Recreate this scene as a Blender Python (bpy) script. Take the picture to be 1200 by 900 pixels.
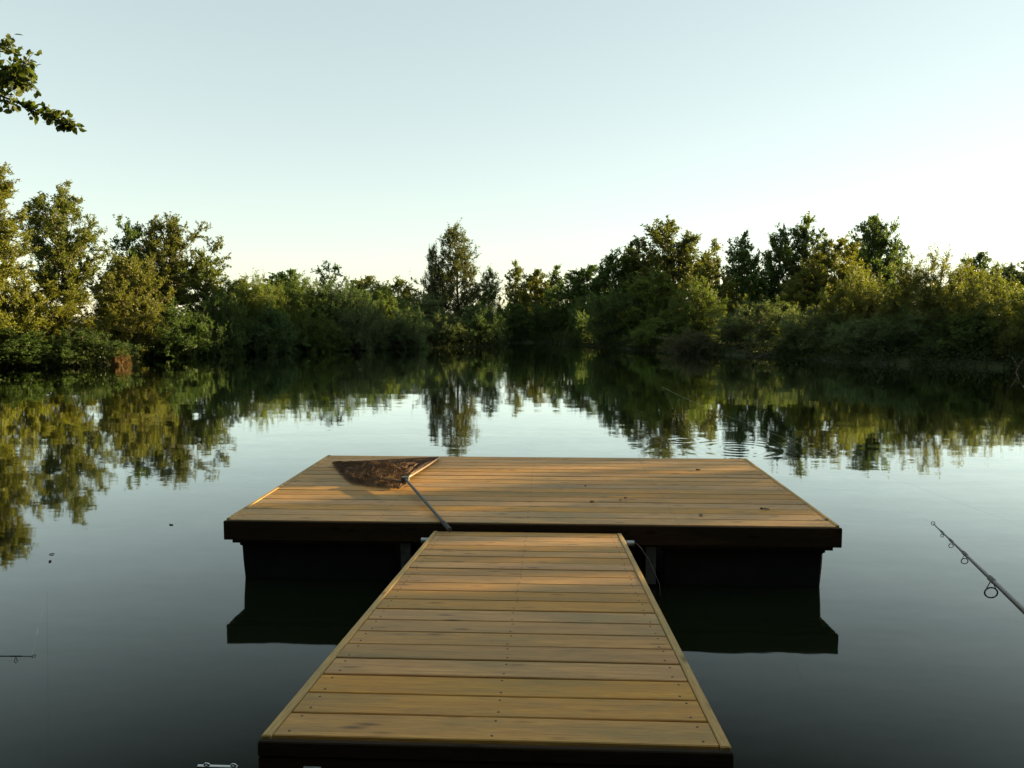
import bpy, bmesh, math, random
import numpy as np
from mathutils import Vector, Matrix, noise as mnoise

for o in list(bpy.data.objects): bpy.data.objects.remove(o)
scene = bpy.context.scene
C = scene.collection
RAD = math.radians

# ------------------------------------------------------------------ camera
CAM = Vector((0.136, 0.0, 1.697)); PITCH = 0.0836; YAW = 0.047; FPX = 940.0
cam_d = bpy.data.cameras.new('camera'); cam = bpy.data.objects.new('camera', cam_d); C.objects.link(cam)
cam.location = CAM; cam.rotation_euler = (math.pi/2 - PITCH, 0, YAW)
cam_d.sensor_width = 36; cam_d.lens = FPX/1200*36; cam_d.clip_start = 0.05; cam_d.clip_end = 3000
scene.camera = cam

# ------------------------------------------------------------------ sky and sun
SUN_EL = RAD(6.5); SUN_AZ = RAD(70)          # azimuth clockwise from the jetty's axis (+Y)
w = bpy.data.worlds.new('World'); scene.world = w; w.use_nodes = True
nt = w.node_tree; nt.nodes.clear()
sky = nt.nodes.new('ShaderNodeTexSky'); sky.sky_type = 'NISHITA'; sky.sun_disc = False
sky.sun_elevation = SUN_EL; sky.sun_rotation = SUN_AZ
sky.air_density = .8; sky.dust_density = .25; sky.ozone_density = 1.6; sky.altitude = 50
bg = nt.nodes.new('ShaderNodeBackground'); bg.inputs['Strength'].default_value = 0.11
wo = nt.nodes.new('ShaderNodeOutputWorld')
hs = nt.nodes.new('ShaderNodeHueSaturation'); hs.inputs['Saturation'].default_value = .9      # the photograph's pale, slightly warm white balance
wb = nt.nodes.new('ShaderNodeMix'); wb.data_type = 'RGBA'; wb.blend_type = 'MULTIPLY'; wb.inputs['Factor'].default_value = 1; wb.inputs['B'].default_value = (1.235, 1.20, 1.02, 1)
nt.links.new(sky.outputs[0], hs.inputs['Color']); gm = nt.nodes.new('ShaderNodeGamma'); gm.inputs['Gamma'].default_value = .50; nt.links.new(hs.outputs[0], gm.inputs['Color']); nt.links.new(gm.outputs[0], wb.inputs['A']); nt.links.new(wb.outputs['Result'], bg.inputs['Color']); nt.links.new(bg.outputs[0], wo.inputs['Surface'])
sd = bpy.data.lights.new('sun', 'SUN'); sun = bpy.data.objects.new('sun', sd); C.objects.link(sun)
sd.energy = 5.0; sd.angle = RAD(0.5); sd.color = (1.0, 0.77, 0.40)
sv = Vector((math.sin(SUN_AZ)*math.cos(SUN_EL), math.cos(SUN_AZ)*math.cos(SUN_EL), math.sin(SUN_EL)))
sun.rotation_euler = sv.to_track_quat('Z', 'Y').to_euler(); sun.location = sv*60
vs = scene.view_settings
vs.view_transform = 'Standard'; vs.look = 'None'; vs.exposure = 2.24; vs.gamma = 1.0; vs.use_curve_mapping = False

# ------------------------------------------------------------------ helpers
def tag(o, label=None, cat=None, group=None, kind=None):
    if label: o['label'] = label
    if cat: o['category'] = cat
    if group: o['group'] = group
    if kind: o['kind'] = kind
    return o
def link(name, me, mat=None, parent=None, loc=(0,0,0)):
    o = bpy.data.objects.new(name, me); C.objects.link(o); o.location = loc
    if mat is not None and me is not None and not me.materials: me.materials.append(mat)
    if parent is not None: o.parent = parent
    return o
def empty(name, loc=(0,0,0), rz=0):
    o = bpy.data.objects.new(name, None); C.objects.link(o); o.location = loc; o.rotation_euler = (0,0,rz)
    o.empty_display_size = .2
    return o
def np_mesh(name, V, F, smooth=False, attr=None):
    """V (n,3), F list of (m,k) index arrays"""
    me = bpy.data.meshes.new(name); V = np.asarray(V, np.float32)
    me.vertices.add(len(V)); me.vertices.foreach_set('co', V.ravel())
    loops = np.concatenate([np.asarray(f).ravel() for f in F]).astype(np.int32)
    tot = np.concatenate([np.full(len(f), f.shape[1]) for f in F]).astype(np.int32)
    me.loops.add(len(loops)); me.loops.foreach_set('vertex_index', loops)
    me.polygons.add(len(tot))
    me.polygons.foreach_set('loop_start', np.concatenate([[0], np.cumsum(tot)[:-1]]).astype(np.int32))
    me.polygons.foreach_set('loop_total', tot)
    if attr is not None:
        a = me.attributes.new('tint', 'FLOAT', 'POINT'); a.data.foreach_set('value', np.asarray(attr, np.float32))
    me.update(calc_edges=True); me.validate()
    if smooth: me.shade_smooth()
    return me
class MB:
    """collects pieces of one mesh"""
    def __init__(s): s.v = []; s.f = []
    def add(s, V, F):
        n = len(s.v); s.v += [tuple(p) for p in V]; s.f += [tuple(i+n for i in f) for f in F]; return s
    def box(s, x0, x1, y0, y1, z0, z1):
        return s.add([(x0,y0,z0),(x1,y0,z0),(x1,y1,z0),(x0,y1,z0),(x0,y0,z1),(x1,y0,z1),(x1,y1,z1),(x0,y1,z1)],
              [(3,2,1,0),(4,5,6,7),(0,1,5,4),(1,2,6,5),(2,3,7,6),(3,0,4,7)])
    def tube(s, pts, rad, n=8, cap=True):
        pts = [Vector(p) for p in pts]
        if not hasattr(rad, '__len__'): rad = [rad]*len(pts)
        V = []; F = []
        up = Vector((0,0,1)) if abs((pts[-1]-pts[0]).normalized().z) < .95 else Vector((1,0,0))
        for i, p in enumerate(pts):
            t = (pts[min(i+1,len(pts)-1)]-pts[max(i-1,0)]).normalized()
            a = t.cross(up).normalized(); b = t.cross(a).normalized()
            for k in range(n):
                q = 2*math.pi*k/n; V.append(p+(a*math.cos(q)+b*math.sin(q))*rad[i])
        for i in range(len(pts)-1):
            for k in range(n):
                k2 = (k+1)%n; F.append((i*n+k, i*n+k2, (i+1)*n+k2, (i+1)*n+k))
        if cap:
            F.append(tuple(range(n))[::-1]); F.append(tuple((len(pts)-1)*n+k for k in range(n)))
        return s.add(V, F)
    def ring(s, c, axis, R, r, n=20, m=6):
        axis = Vector(axis).normalized(); a = axis.orthogonal().normalized(); b = axis.cross(a); c = Vector(c)
        V = []; F = []
        for i in range(n):
            q = 2*math.pi*i/n; d = a*math.cos(q)+b*math.sin(q)
            for j in range(m):
                e = 2*math.pi*j/m; V.append(c+d*(R+r*math.cos(e))+axis*r*math.sin(e))
        for i in range(n):
            for j in range(m):
                F.append((i*m+j, ((i+1)%n)*m+j, ((i+1)%n)*m+(j+1)%m, i*m+(j+1)%m))
        return s.add(V, F)
    def mesh(s, name, smooth=False, bevel=0):
        me = bpy.data.meshes.new(name); me.from_pydata(s.v, [], s.f); me.validate(); me.update()
        bm = bmesh.new(); bm.from_mesh(me)
        if bevel:
            bmesh.ops.bevel(bm, geom=list(bm.edges), offset=bevel, segments=1, affect='EDGES', profile=.6)
        bmesh.ops.recalc_face_normals(bm, faces=bm.faces); bm.to_mesh(me); bm.free()
        if smooth:
            me.shade_smooth()
        return me
    def build(s, name, mat, parent=None, smooth=False, bevel=0, loc=(0,0,0)):
        return link(name, s.mesh(name, smooth, bevel), mat, parent, loc)

# ------------------------------------------------------------------ materials
def mat_new(name):
    m = bpy.data.materials.new(name); m.use_nodes = True; t = m.node_tree; t.nodes.clear()
    out = t.nodes.new('ShaderNodeOutputMaterial')
    def N(kind, **kw):
        n = t.nodes.new(kind)
        for k, v in kw.items():
            if k.startswith('i_'):
                key = k[2:]; key = int(key) if key.isdigit() else key
                n.inputs[key].default_value = v
            else: setattr(n, k, v)
        return n
    return m, t, out, N
def L(t, a, b): t.links.new(a, b)
def ramp(N, stops, interp='LINEAR'):
    r = N('ShaderNodeValToRGB'); r.color_ramp.interpolation = interp
    el = r.color_ramp.elements
    while len(el) < len(stops): el.new(.5)
    for e, (p, c) in zip(el, stops):
        e.position = p; e.color = (*c, 1) if len(c) == 3 else c
    return r
def simple(name, col, rough=.6, metal=0, var=.25, scale=12, bump=.0, spec=.5):
    m, t, out, N = mat_new(name)
    b = N('ShaderNodeBsdfPrincipled'); b.inputs['Roughness'].default_value = rough; b.inputs['Metallic'].default_value = metal; b.inputs['Specular IOR Level'].default_value = spec
    tc = N('ShaderNodeTexCoord'); n = N('ShaderNodeTexNoise', i_Scale=scale, i_Detail=5.0)
    L(t, tc.outputs['Object'], n.inputs['Vector'])
    r = ramp(N, [(.3, tuple(c*(1-var) for c in col)), (.7, tuple(min(1, c*(1+var)) for c in col))])
    L(t, n.outputs['Fac'], r.inputs[0]); L(t, r.outputs[0], b.inputs['Base Color'])
    if bump:
        bp = N('ShaderNodeBump', i_Strength=bump, i_Distance=.01); L(t, n.outputs['Fac'], bp.inputs['Height']); L(t, bp.outputs[0], b.inputs['Normal'])
    L(t, b.outputs[0], out.inputs['Surface'])
    return m
def wood_material(name, warm, pale, grey, along='X', wet=0.0):
    m, t, out, N = mat_new(name)
    tc = N('ShaderNodeTexCoord'); oi = N('ShaderNodeObjectInfo')
    off = N('ShaderNodeVectorMath', operation='MULTIPLY_ADD'); off.inputs[1].default_value = (1,1,1)
    sc = N('ShaderNodeVectorMath', operation='SCALE'); sc.inputs[0].default_value = (37.0, 91.0, 53.0)
    L(t, oi.outputs['Random'], sc.inputs['Scale'])
    L(t, tc.outputs['Object'], off.inputs[0]); L(t, sc.outputs[0], off.inputs[2])
    def mapped(s):
        v = N('ShaderNodeVectorMath', operation='MULTIPLY'); v.inputs[1].default_value = s if along == 'X' else (s[1], s[0], s[2])
        L(t, off.outputs[0], v.inputs[0]); return v.outputs[0]
    grain = N('ShaderNodeTexNoise', i_Scale=1.0, i_Detail=7.0, i_Roughness=.65, i_Distortion=.6); L(t, mapped((1.8, 34, 34)), grain.inputs['Vector'])
    fine = N('ShaderNodeTexNoise', i_Scale=1.0, i_Detail=4.0, i_Roughness=.7); L(t, mapped((11, 210, 210)), fine.inputs['Vector'])
    patch = N('ShaderNodeTexNoise', i_Scale=1.0, i_Detail=4.0, i_Roughness=.6, i_Distortion=.5); L(t, mapped((1.6, 5, 5)), patch.inputs['Vector'])
    kn = N('ShaderNodeTexVoronoi', i_Scale=1.0, i_Randomness=1.0); L(t, mapped((4.2, 13, 13)), kn.inputs['Vector'])
    base = ramp(N, [(.34, warm), (.62, pale)]); L(t, grain.outputs['Fac'], base.inputs[0])
    pr = ramp(N, [(.42, (0,0,0)), (.68, (1,1,1))]); L(t, patch.outputs['Fac'], pr.inputs[0])
    pm = N('ShaderNodeMath', operation='MULTIPLY'); pm.inputs[1].default_value = .8; L(t, pr.outputs[0], pm.inputs[0])
    mx = N('ShaderNodeMix', data_type='RGBA'); L(t, pm.outputs[0], mx.inputs['Factor']); L(t, base.outputs[0], mx.inputs['A']); mx.inputs['B'].default_value = (*grey, 1)
    # per piece brightness
    hv = N('ShaderNodeHueSaturation'); 
    mr = N('ShaderNodeMapRange'); mr.inputs['To Min'].default_value = .86; mr.inputs['To Max'].default_value = 1.10; L(t, oi.outputs['Random'], mr.inputs['Value']); L(t, mr.outputs[0], hv.inputs['Value'])
    wn = N('ShaderNodeTexWhiteNoise', noise_dimensions='1D'); L(t, oi.outputs['Random'], wn.inputs['W'])
    mr2 = N('ShaderNodeMapRange'); mr2.inputs['To Min'].default_value = .88; mr2.inputs['To Max'].default_value = 1.06; L(t, wn.outputs['Value'], mr2.inputs['Value']); L(t, mr2.outputs[0], hv.inputs['Saturation'])
    L(t, mx.outputs['Result'], hv.inputs['Color'])
    fr = ramp(N, [(.32, (.55,.53,.50)), (.58, (1,1,1))]); L(t, fine.outputs['Fac'], fr.inputs[0])
    m1 = N('ShaderNodeMix', data_type='RGBA', blend_type='MULTIPLY'); m1.inputs['Factor'].default_value = .8; L(t, hv.outputs[0], m1.inputs['A']); L(t, fr.outputs[0], m1.inputs['B'])
    kr = ramp(N, [(.03, (.22,.19,.16)), (.09, (.5,.45,.4)), (.2, (1,1,1))]); L(t, kn.outputs['Distance'], kr.inputs[0])
    m2 = N('ShaderNodeMix', data_type='RGBA', blend_type='MULTIPLY'); m2.inputs['Factor'].default_value = .85; L(t, m1.outputs['Result'], m2.inputs['A']); L(t, kr.outputs[0], m2.inputs['B'])
    b = N('ShaderNodeBsdfPrincipled'); L(t, m2.outputs['Result'], b.inputs['Base Color'])
    rr = N('ShaderNodeMapRange'); rr.inputs['To Min'].default_value = .5-wet; rr.inputs['To Max'].default_value = .78-wet; L(t, grain.outputs['Fac'], rr.inputs['Value']); L(t, rr.outputs[0], b.inputs['Roughness'])
    b.inputs['Specular IOR Level'].default_value = .35 if wet >= 0 else .08
    ad = N('ShaderNodeMath', operation='ADD'); L(t, fine.outputs['Fac'], ad.inputs[0]); L(t, grain.outputs['Fac'], ad.inputs[1])
    bp = N('ShaderNodeBump', i_Strength=.35, i_Distance=.0025); L(t, ad.outputs[0], bp.inputs['Height']); L(t, bp.outputs[0], b.inputs['Normal'])
    L(t, b.outputs[0], out.inputs['Surface'])
    return m
M_deck = wood_material('decking_timber', (.44,.195,.034), (.60,.310,.066), (.29,.195,.060))
M_edge = wood_material('edge_timber', (.40,.22,.04), (.48,.29,.07), (.30,.21,.06), along='Y')
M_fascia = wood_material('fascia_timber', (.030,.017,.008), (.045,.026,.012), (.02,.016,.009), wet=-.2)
M_steel = simple('galvanised_steel', (.42,.45,.46), .42, .85, .25, 40)
M_float = simple('black_float_plastic', (.008,.008,.008), .8, 0, .3, 6, .15, spec=.12)
M_screw = simple('screw_head', (.05,.035,.025), .5, .5, .3, 200)
M_alu = simple('anodised_tube', (.05,.055,.048), .6, 0, .15, 30)
M_dull = simple('dull_steel', (.06,.065,.06), .6, .4, .3, 30)
M_net = simple('brown_netting', (.115,.062,.030), .9, 0, .6, 9)
M_rodblank = simple('rod_carbon', (.03,.032,.028), .35, .1, .3, 60)
M_chrome = simple('bright_steel', (.6,.6,.58), .22, 1, .1, 20)
M_line = simple('nylon_line', (.55,.52,.38), .4, 0, .1, 5)
M_cord = simple('net_cord', (.05,.035,.025), .8, 0, .3, 60)
M_arm = simple('net_arm', (.20,.13,.07), .4, 0, .25, 30)
M_rope = simple('pale_rope', (.2,.2,.18), .8, 0, .2, 60)
M_dead = simple('dead_leaf', (.05,.03,.015), .8, 0, .4, 30)
M_cork = simple('rod_grip', (.04,.035,.03), .8, 0, .3, 60)

def leaf_material(name, transl=.46):
    m, t, out, N = mat_new(name)
    oi = N('ShaderNodeObjectInfo'); at = N('ShaderNodeAttribute', attribute_name='tint')
    r = ramp(N, [(0, (.55,.62,.5)), (.45, (1,1,1)), (.9, (1.2,1.18,1.0)), (1, (1.4,1.25,.9))]); L(t, at.outputs['Fac'], r.inputs[0])
    mx = N('ShaderNodeMix', data_type='RGBA', blend_type='MULTIPLY'); mx.inputs['Factor'].default_value = 1
    L(t, oi.outputs['Color'], mx.inputs['A']); L(t, r.outputs[0], mx.inputs['B'])
    b = N('ShaderNodeBsdfPrincipled', i_Roughness=.5); b.inputs['Specular IOR Level'].default_value = .3; L(t, mx.outputs['Result'], b.inputs['Base Color'])
    tr = N('ShaderNodeBsdfTranslucent')
    tm = N('ShaderNodeMix', data_type='RGBA', blend_type='MULTIPLY'); tm.inputs['Factor'].default_value = 1; tm.inputs['B'].default_value = (1.35,1.5,.5,1)
    L(t, mx.outputs['Result'], tm.inputs['A']); L(t, tm.outputs['Result'], tr.inputs['Color'])
    ms = N('ShaderNodeMixShader'); ms.inputs[0].default_value = transl; L(t, b.outputs[0], ms.inputs[1]); L(t, tr.outputs[0], ms.inputs[2])
    L(t, ms.outputs[0], out.inputs['Surface'])
    return m
M_leaf = leaf_material('leaf')
M_bark = simple('bark', (.085,.065,.045), .9, 0, .45, 14, .6)

def ground_material():
    m, t, out, N = mat_new('bank_soil_and_grass')
    tc = N('ShaderNodeTexCoord'); n = N('ShaderNodeTexNoise', i_Scale=.7, i_Detail=8.0); L(t, tc.outputs['Object'], n.inputs['Vector'])
    r = ramp(N, [(.3, (.035,.03,.015)), (.5, (.04,.05,.015)), (.75, (.075,.08,.025))]); L(t, n.outputs['Fac'], r.inputs[0])
    b = N('ShaderNodeBsdfPrincipled', i_Roughness=.95); L(t, r.outputs[0], b.inputs['Base Color'])
    n2 = N('ShaderNodeTexNoise', i_Scale=9.0, i_Detail=6.0); L(t, tc.outputs['Object'], n2.inputs['Vector'])
    bp = N('ShaderNodeBump', i_Strength=.8, i_Distance=.1); L(t, n2.outputs['Fac'], bp.inputs['Height']); L(t, bp.outputs[0], b.inputs['Normal'])
    L(t, b.outputs[0], out.inputs['Surface']); return m

RINGS = [((2.55, 10.35), 1.0, .011), ((1.95, 11.1), .6, .008)]
def water_material():
    m, t, out, N = mat_new('pond_water')
    tc = N('ShaderNodeTexCoord')
    def slope(scale, amp, detail=2.0, seed=0.0):
        v = N('ShaderNodeVectorMath', operation='MULTIPLY'); v.inputs[1].default_value = scale; L(t, tc.outputs['Object'], v.inputs[0])
        a = N('ShaderNodeVectorMath', operation='ADD'); a.inputs[1].default_value = (seed, seed*1.7, seed*.3); L(t, v.outputs[0], a.inputs[0])
        n = N('ShaderNodeTexNoise', i_Scale=1.0, i_Detail=detail, i_Roughness=.55); L(t, a.outputs[0], n.inputs['Vector'])
        s = N('ShaderNodeVectorMath', operation='SUBTRACT'); s.inputs[1].default_value = (.5,.5,.5); L(t, n.outputs['Color'], s.inputs[0])
        g = N('ShaderNodeVectorMath', operation='MULTIPLY'); g.inputs[1].default_value = amp; L(t, s.outputs[0], g.inputs[0])
        return g.outputs[0]
    def vadd(a, b):
        n = N('ShaderNodeVectorMath', operation='ADD'); L(t, a, n.inputs[0]); L(t, b, n.inputs[1]); return n.outputs[0]
    s1 = slope((1.1, 3.2, 1), (.007, .020, 0), 2.5, 3.1)
    s2 = slope((5.0, 13.0, 1), (.006, .016, 0), 2.0, 8.7)
    s3 = slope((.22, .5, 1), (.004, .008, 0), 1.0, 1.3)
    # wind patches: rippled and calm areas
    pv = N('ShaderNodeVectorMath', operation='MULTIPLY'); pv.inputs[1].default_value = (.05, .16, 1); L(t, tc.outputs['Object'], pv.inputs[0])
    pn = N('ShaderNodeTexNoise', i_Scale=1.0, i_Detail=3.0); L(t, pv.outputs[0], pn.inputs['Vector'])
    pr = N('ShaderNodeMapRange'); pr.inputs['From Min'].default_value = .35; pr.inputs['From Max'].default_value = .65; pr.inputs['To Min'].default_value = .45; pr.inputs['To Max'].default_value = 1.35; L(t, pn.outputs['Fac'], pr.inputs['Value'])
    s12 = vadd(s1, s2)
    sw = N('ShaderNodeVectorMath', operation='SCALE'); L(t, s12, sw.inputs[0]); L(t, pr.outputs[0], sw.inputs['Scale'])
    tot = vadd(sw.outputs[0], s3)
    for (cx, cy), R, amp in RINGS:                  # rings where a fish has risen
        d = N('ShaderNodeVectorMath', operation='SUBTRACT'); d.inputs[1].default_value = (cx, cy, 0); L(t, tc.outputs['Object'], d.inputs[0])
        ln = N('ShaderNodeVectorMath', operation='LENGTH'); L(t, d.outputs[0], ln.inputs[0])
        nm = N('ShaderNodeVectorMath', operation='NORMALIZE'); L(t, d.outputs[0], nm.inputs[0])
        k = N('ShaderNodeMath', operation='MULTIPLY'); k.inputs[1].default_value = 2*math.pi/.2; L(t, ln.outputs['Value'], k.inputs[0])
        sn = N('ShaderNodeMath', operation='SINE'); L(t, k.outputs[0], sn.inputs[0])
        fo = N('ShaderNodeMapRange', interpolation_type='SMOOTHSTEP'); fo.inputs['From Min'].default_value = R; fo.inputs['From Max'].default_value = R*.45; L(t, ln.outputs['Value'], fo.inputs['Value'])
        ml = N('ShaderNodeMath', operation='MULTIPLY'); L(t, sn.outputs[0], ml.inputs[0]); L(t, fo.outputs[0], ml.inputs[1])
        am = N('ShaderNodeMath', operation='MULTIPLY'); am.inputs[1].default_value = amp; L(t, ml.outputs[0], am.inputs[0])
        q = N('ShaderNodeVectorMath', operation='SCALE'); L(t, nm.outputs[0], q.inputs[0]); L(t, am.outputs[0], q.inputs['Scale'])
        tot = vadd(tot, q.outputs[0])
    up = N('ShaderNodeVectorMath', operation='ADD'); up.inputs[1].default_value = (0,0,1); L(t, tot, up.inputs[0])
    nn = N('ShaderNodeVectorMath', operation='NORMALIZE'); L(t, up.outputs[0], nn.inputs[0])
    fr = N('ShaderNodeFresnel', i_IOR=1.333); L(t, nn.outputs[0], fr.inputs['Normal'])
    fc = N('ShaderNodeMath', operation='MULTIPLY_ADD', use_clamp=True); fc.inputs[1].default_value = 2.2; fc.inputs[2].default_value = -.125; L(t, fr.outputs[0], fc.inputs[0])
    df = N('ShaderNodeBsdfDiffuse'); df.inputs['Color'].default_value = (.007,.0105,.0045,1)
    gl = N('ShaderNodeBsdfGlossy', i_Roughness=.03); gl.inputs['Color'].default_value = (.97,1,.97,1); L(t, nn.outputs[0], gl.inputs['Normal'])
    mw = N('ShaderNodeMixShader'); L(t, fc.outputs[0], mw.inputs[0]); L(t, df.outputs[0], mw.inputs[1]); L(t, gl.outputs[0], mw.inputs[2])
    L(t, mw.outputs[0], out.inputs['Surface'])
    return m

# ------------------------------------------------------------------ terrain and water
SHORE = [(-18.5,26.3),(-15.3,27.4),(-17.4,34.2),(-15.5,36.7),(-11.6,39.7),(-7.5,43.2),(-3.2,45.9),(-2.8,52.5),(0.0,52.8),(2.9,46.2),(4.4,42.6),(6.1,38.6),(10.3,34.0),(11.4,30.3),(15.7,27.0),
         (17.2,22),(17.6,15),(15,8),(9.5,3.2),(4.5,1.3),(0,1.0),(-2.3,1.1),(-3.6,2.6),(-5.0,6.5),(-8.5,9.5),(-13,13),(-17.5,19)]
SH = np.array(SHORE)
def shore_sd(P):
    """signed distance to the shoreline, negative over the pond"""
    A = SH; B = np.roll(SH, -1, 0); d = np.full(len(P), 1e9); ins = np.zeros(len(P), bool)
    for a, b in zip(A, B):
        ab = b-a; t = np.clip(((P-a)@ab)/(ab@ab), 0, 1); d = np.minimum(d, np.linalg.norm(P-(a+t[:,None]*ab), axis=1))
        c = (a[1] > P[:,1]) != (b[1] > P[:,1])
        xi = a[0]+(P[:,1]-a[1])/(b[1]-a[1]+1e-12)*(b[0]-a[0]); ins ^= c & (P[:,0] < xi)
    return np.where(ins, -d, d)
def ground_z(P):
    s = shore_sd(P)
    z = np.where(s < 0, np.maximum(-1.4, s*.55), .38*(1-np.exp(-s/.6)))
    return z + np.where(s > 0, .05*np.sin(P[:,0]*.9)*np.cos(P[:,1]*.7)*np.clip(s,0,1), 0) + np.clip((s-30)/200, 0, 1)*1.0
gu = np.linspace(-1, 1, 181); gx = 36*gu + 900*np.sign(gu)*np.abs(gu)**9; gy = gx + 24
GX, GY = np.meshgrid(gx, gy); GP = np.stack([GX.ravel(), GY.ravel()], 1); GZ = ground_z(GP)
n = len(gx); ii = np.arange(n*n).reshape(n, n)
gf = np.stack([ii[:-1,:-1].ravel(), ii[:-1,1:].ravel(), ii[1:,1:].ravel(), ii[1:,:-1].ravel()], 1)
tag(link('ground', np_mesh('ground', np.c_[GP, GZ], [gf], True), ground_material()), kind='structure')
def gz(x, y): return float(ground_z(np.array([[x, y]]))[0])
wx = np.linspace(-21, 20, 2); wy = np.linspace(.2, 55, 2)
tag(MB().add([(-21,.2,0),(20,.2,0),(20,55,0),(-21,55,0)], [(0,1,2,3)]).build('pond_water', water_material()), kind='structure')

# ------------------------------------------------------------------ jetty
def plank_mesh(name, half, wid, th, ch=.004, bow=0.0):
    """a board along X with eased top edges; half = half length, top at z=0"""
    a = wid/2
    sec = [(-a,-th),(a,-th),(a,-ch),(a-ch,0),(-a+ch,0),(-a,-ch)]
    V = []; F = []
    xs = [-half, 0, half]
    for i, x in enumerate(xs):
        for (y, z) in sec: V.append((x, y+(bow if i == 1 else 0), z))
    for i in range(2):
        for k in range(6): F.append((i*6+k, i*6+(k+1)%6, (i+1)*6+(k+1)%6, (i+1)*6+k))
    F.append((5,4,3,2,1,0)); F.append(tuple(12+k for k in range(6)))
    return MB().add(V, F).mesh(name)
screw_me = MB().tube([(0,0,-.004),(0,0,.0012)], .0035, 8).mesh('screw'); screw_me.materials.append(M_screw)
rnd = random.Random(4)
def lay_planks(parent, half, count, pitch, wid, th, ztop, screws_x, bows=(0,.0028,-.0028,.0015)):
    mes = [plank_mesh('plank', half, wid, th, .0025, b) for b in bows]
    for m_ in mes: m_.materials.append(M_deck)
    for i in range(count):
        y = (i+.5)*pitch
        p = link('plank', rnd.choice(mes), None, parent, (0, y+rnd.uniform(-.0026,.0026), ztop+rnd.uniform(-.0012,.0012)))
        p.rotation_euler = (rnd.uniform(-.006,.006), 0, rnd.uniform(-.0009,.0009))
        for sx in screws_x:
            for sy in (-.045, .045):
                link('screw', screw_me, None, p, (sx+rnd.uniform(-.006,.006), sy+rnd.uniform(-.006,.006), 0))

# the gangway
GY0, GZ0, GZ1, GW = 1.898, .6514, .3628, .582
g_run = math.sqrt(9-(GZ0-GZ1)**2)
gang = empty('gangway', (0, GY0, GZ0)); gang.rotation_euler = (-math.atan2(GZ0-GZ1, g_run), 0, 0)
tag(gang, 'sloping timber plank gangway leading down to the floating platform', 'gangway')
lay_planks(gang, GW-.029, 20, .15, .1385, .028, 0, (-.515, 0, .515))
for s in (-1, 1):
    x0, x1 = sorted((s*GW, s*(GW-.026)))
    MB().box(x0, x1, -.004, 3.0, -.17, .003).build('edge_board', M_edge, gang, bevel=.003)
for s in (-.45, 0, .45):
    MB().box(s-.022, s+.022, .04, 2.94, -.165, -.031).build('joist', M_fascia, gang)
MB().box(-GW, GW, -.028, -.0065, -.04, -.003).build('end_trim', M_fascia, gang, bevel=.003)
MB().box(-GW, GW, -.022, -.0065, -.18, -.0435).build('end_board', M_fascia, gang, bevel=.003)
MB().box(-GW+.0275, GW-.0275, 2.945, 2.985, -.165, -.034).build('end_board', M_fascia, gang, bevel=.003)
for s in (-.445, .445):
    b = MB().box(s-.022, s+.022, -.0285, -.0225, -.26, -.062).build('steel_bracket', M_steel, gang, bevel=.0015)
    MB().tube([(s,-.035,-.09),(s,-.0285,-.09)], .009, 6).build('bolt', M_steel, b)
MB().tube([(-.66,3.0,-.058),(.66,3.0,-.058)], .019, 16).build('hinge_pipe', M_steel, gang, smooth=False)

# the floating platform
PY, PW, PT, PD = 4.948, 1.937, .404, 2.4
plat = empty('floating_platform', (0, PY, 0))
tag(plat, 'wide floating timber platform on black floats at the end of the gangway', 'platform')
lay_planks(plat, PW-.029, 16, .15, .1385, .028, PT, (-1.86, -.95, 0, .95, 1.86))
for s in (-1, 1):
    x0, x1 = sorted((s*PW, s*(PW-.026)))
    MB().box(x0, x1, .0285, PD+.004, PT-.125, PT+.003).build('edge_board', M_edge, plat, bevel=.003)
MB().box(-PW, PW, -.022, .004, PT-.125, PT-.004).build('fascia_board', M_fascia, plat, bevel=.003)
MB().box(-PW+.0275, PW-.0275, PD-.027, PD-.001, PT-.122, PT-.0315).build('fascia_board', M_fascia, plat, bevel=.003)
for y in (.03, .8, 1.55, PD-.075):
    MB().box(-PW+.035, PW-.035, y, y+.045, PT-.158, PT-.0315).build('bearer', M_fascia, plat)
def float_mesh(w_, d_):
    """a moulded float: flared top, tapered body, ribs"""
    prof = [(0,.246),(0,.225),(-.012,.215),(-.015,.12),(-.022,0),(-.04,-.22),(-.11,-.26)]
    m_ = MB(); V = []; F = []; k = 0
    for (o, z) in prof:
        x0, x1, y0, y1 = -o, w_+o, -o, d_+o
        c = .012
        V += [(x0+c,y0,z),(x1-c,y0,z),(x1,y0+c,z),(x1,y1-c,z),(x1-c,y1,z),(x0+c,y1,z),(x0,y1-c,z),(x0,y0+c,z)]
    for i in range(len(prof)-1):
        for j in range(8): F.append((i*8+j, i*8+(j+1)%8, (i+1)*8+(j+1)%8, (i+1)*8+j))
    F.append(tuple(range(8))); F.append(tuple((len(prof)-1)*8+j for j in range(8))[::-1])
    m_.add(V, F)
    return m_.mesh('float')
fm = float_mesh(1.02, PD-.1); fm.materials.append(M_float)
for x in (-PW+.07, PW-.07-1.02): link('float', fm, None, plat, (x, .05, 0))
for s in (-1, 1):
    x = s*.775
    p = MB().box(x-.032, x+.032, .012, .018, .02, .262).build('float_strap', M_dull, plat, bevel=.0015)
    lug = MB().box(s*.62-.022, s*.62+.022, -.006, .0, .29, .372).add([], []).build('hinge_lug', M_dull, plat, bevel=.0015)
    MB().tube([(s*.62,-.013,.355),(s*.62,-.006,.355)], .009, 6).build('bolt', M_steel, lug)
rp = [(.702,-.118,.285),(.715,-.118,.262),(.744,-.12,.223),(.752,-.12,.205),(.76,-.122,.187),(.79,-.125,.12),(.812,-.13,.067),(.82,-.13,-.03)]
MB().tube([(.66,-.01,.30),(.68,-.07,.30)]+rp, .0016, 6).build('mooring_cord', M_rope, plat, smooth=True)

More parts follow.
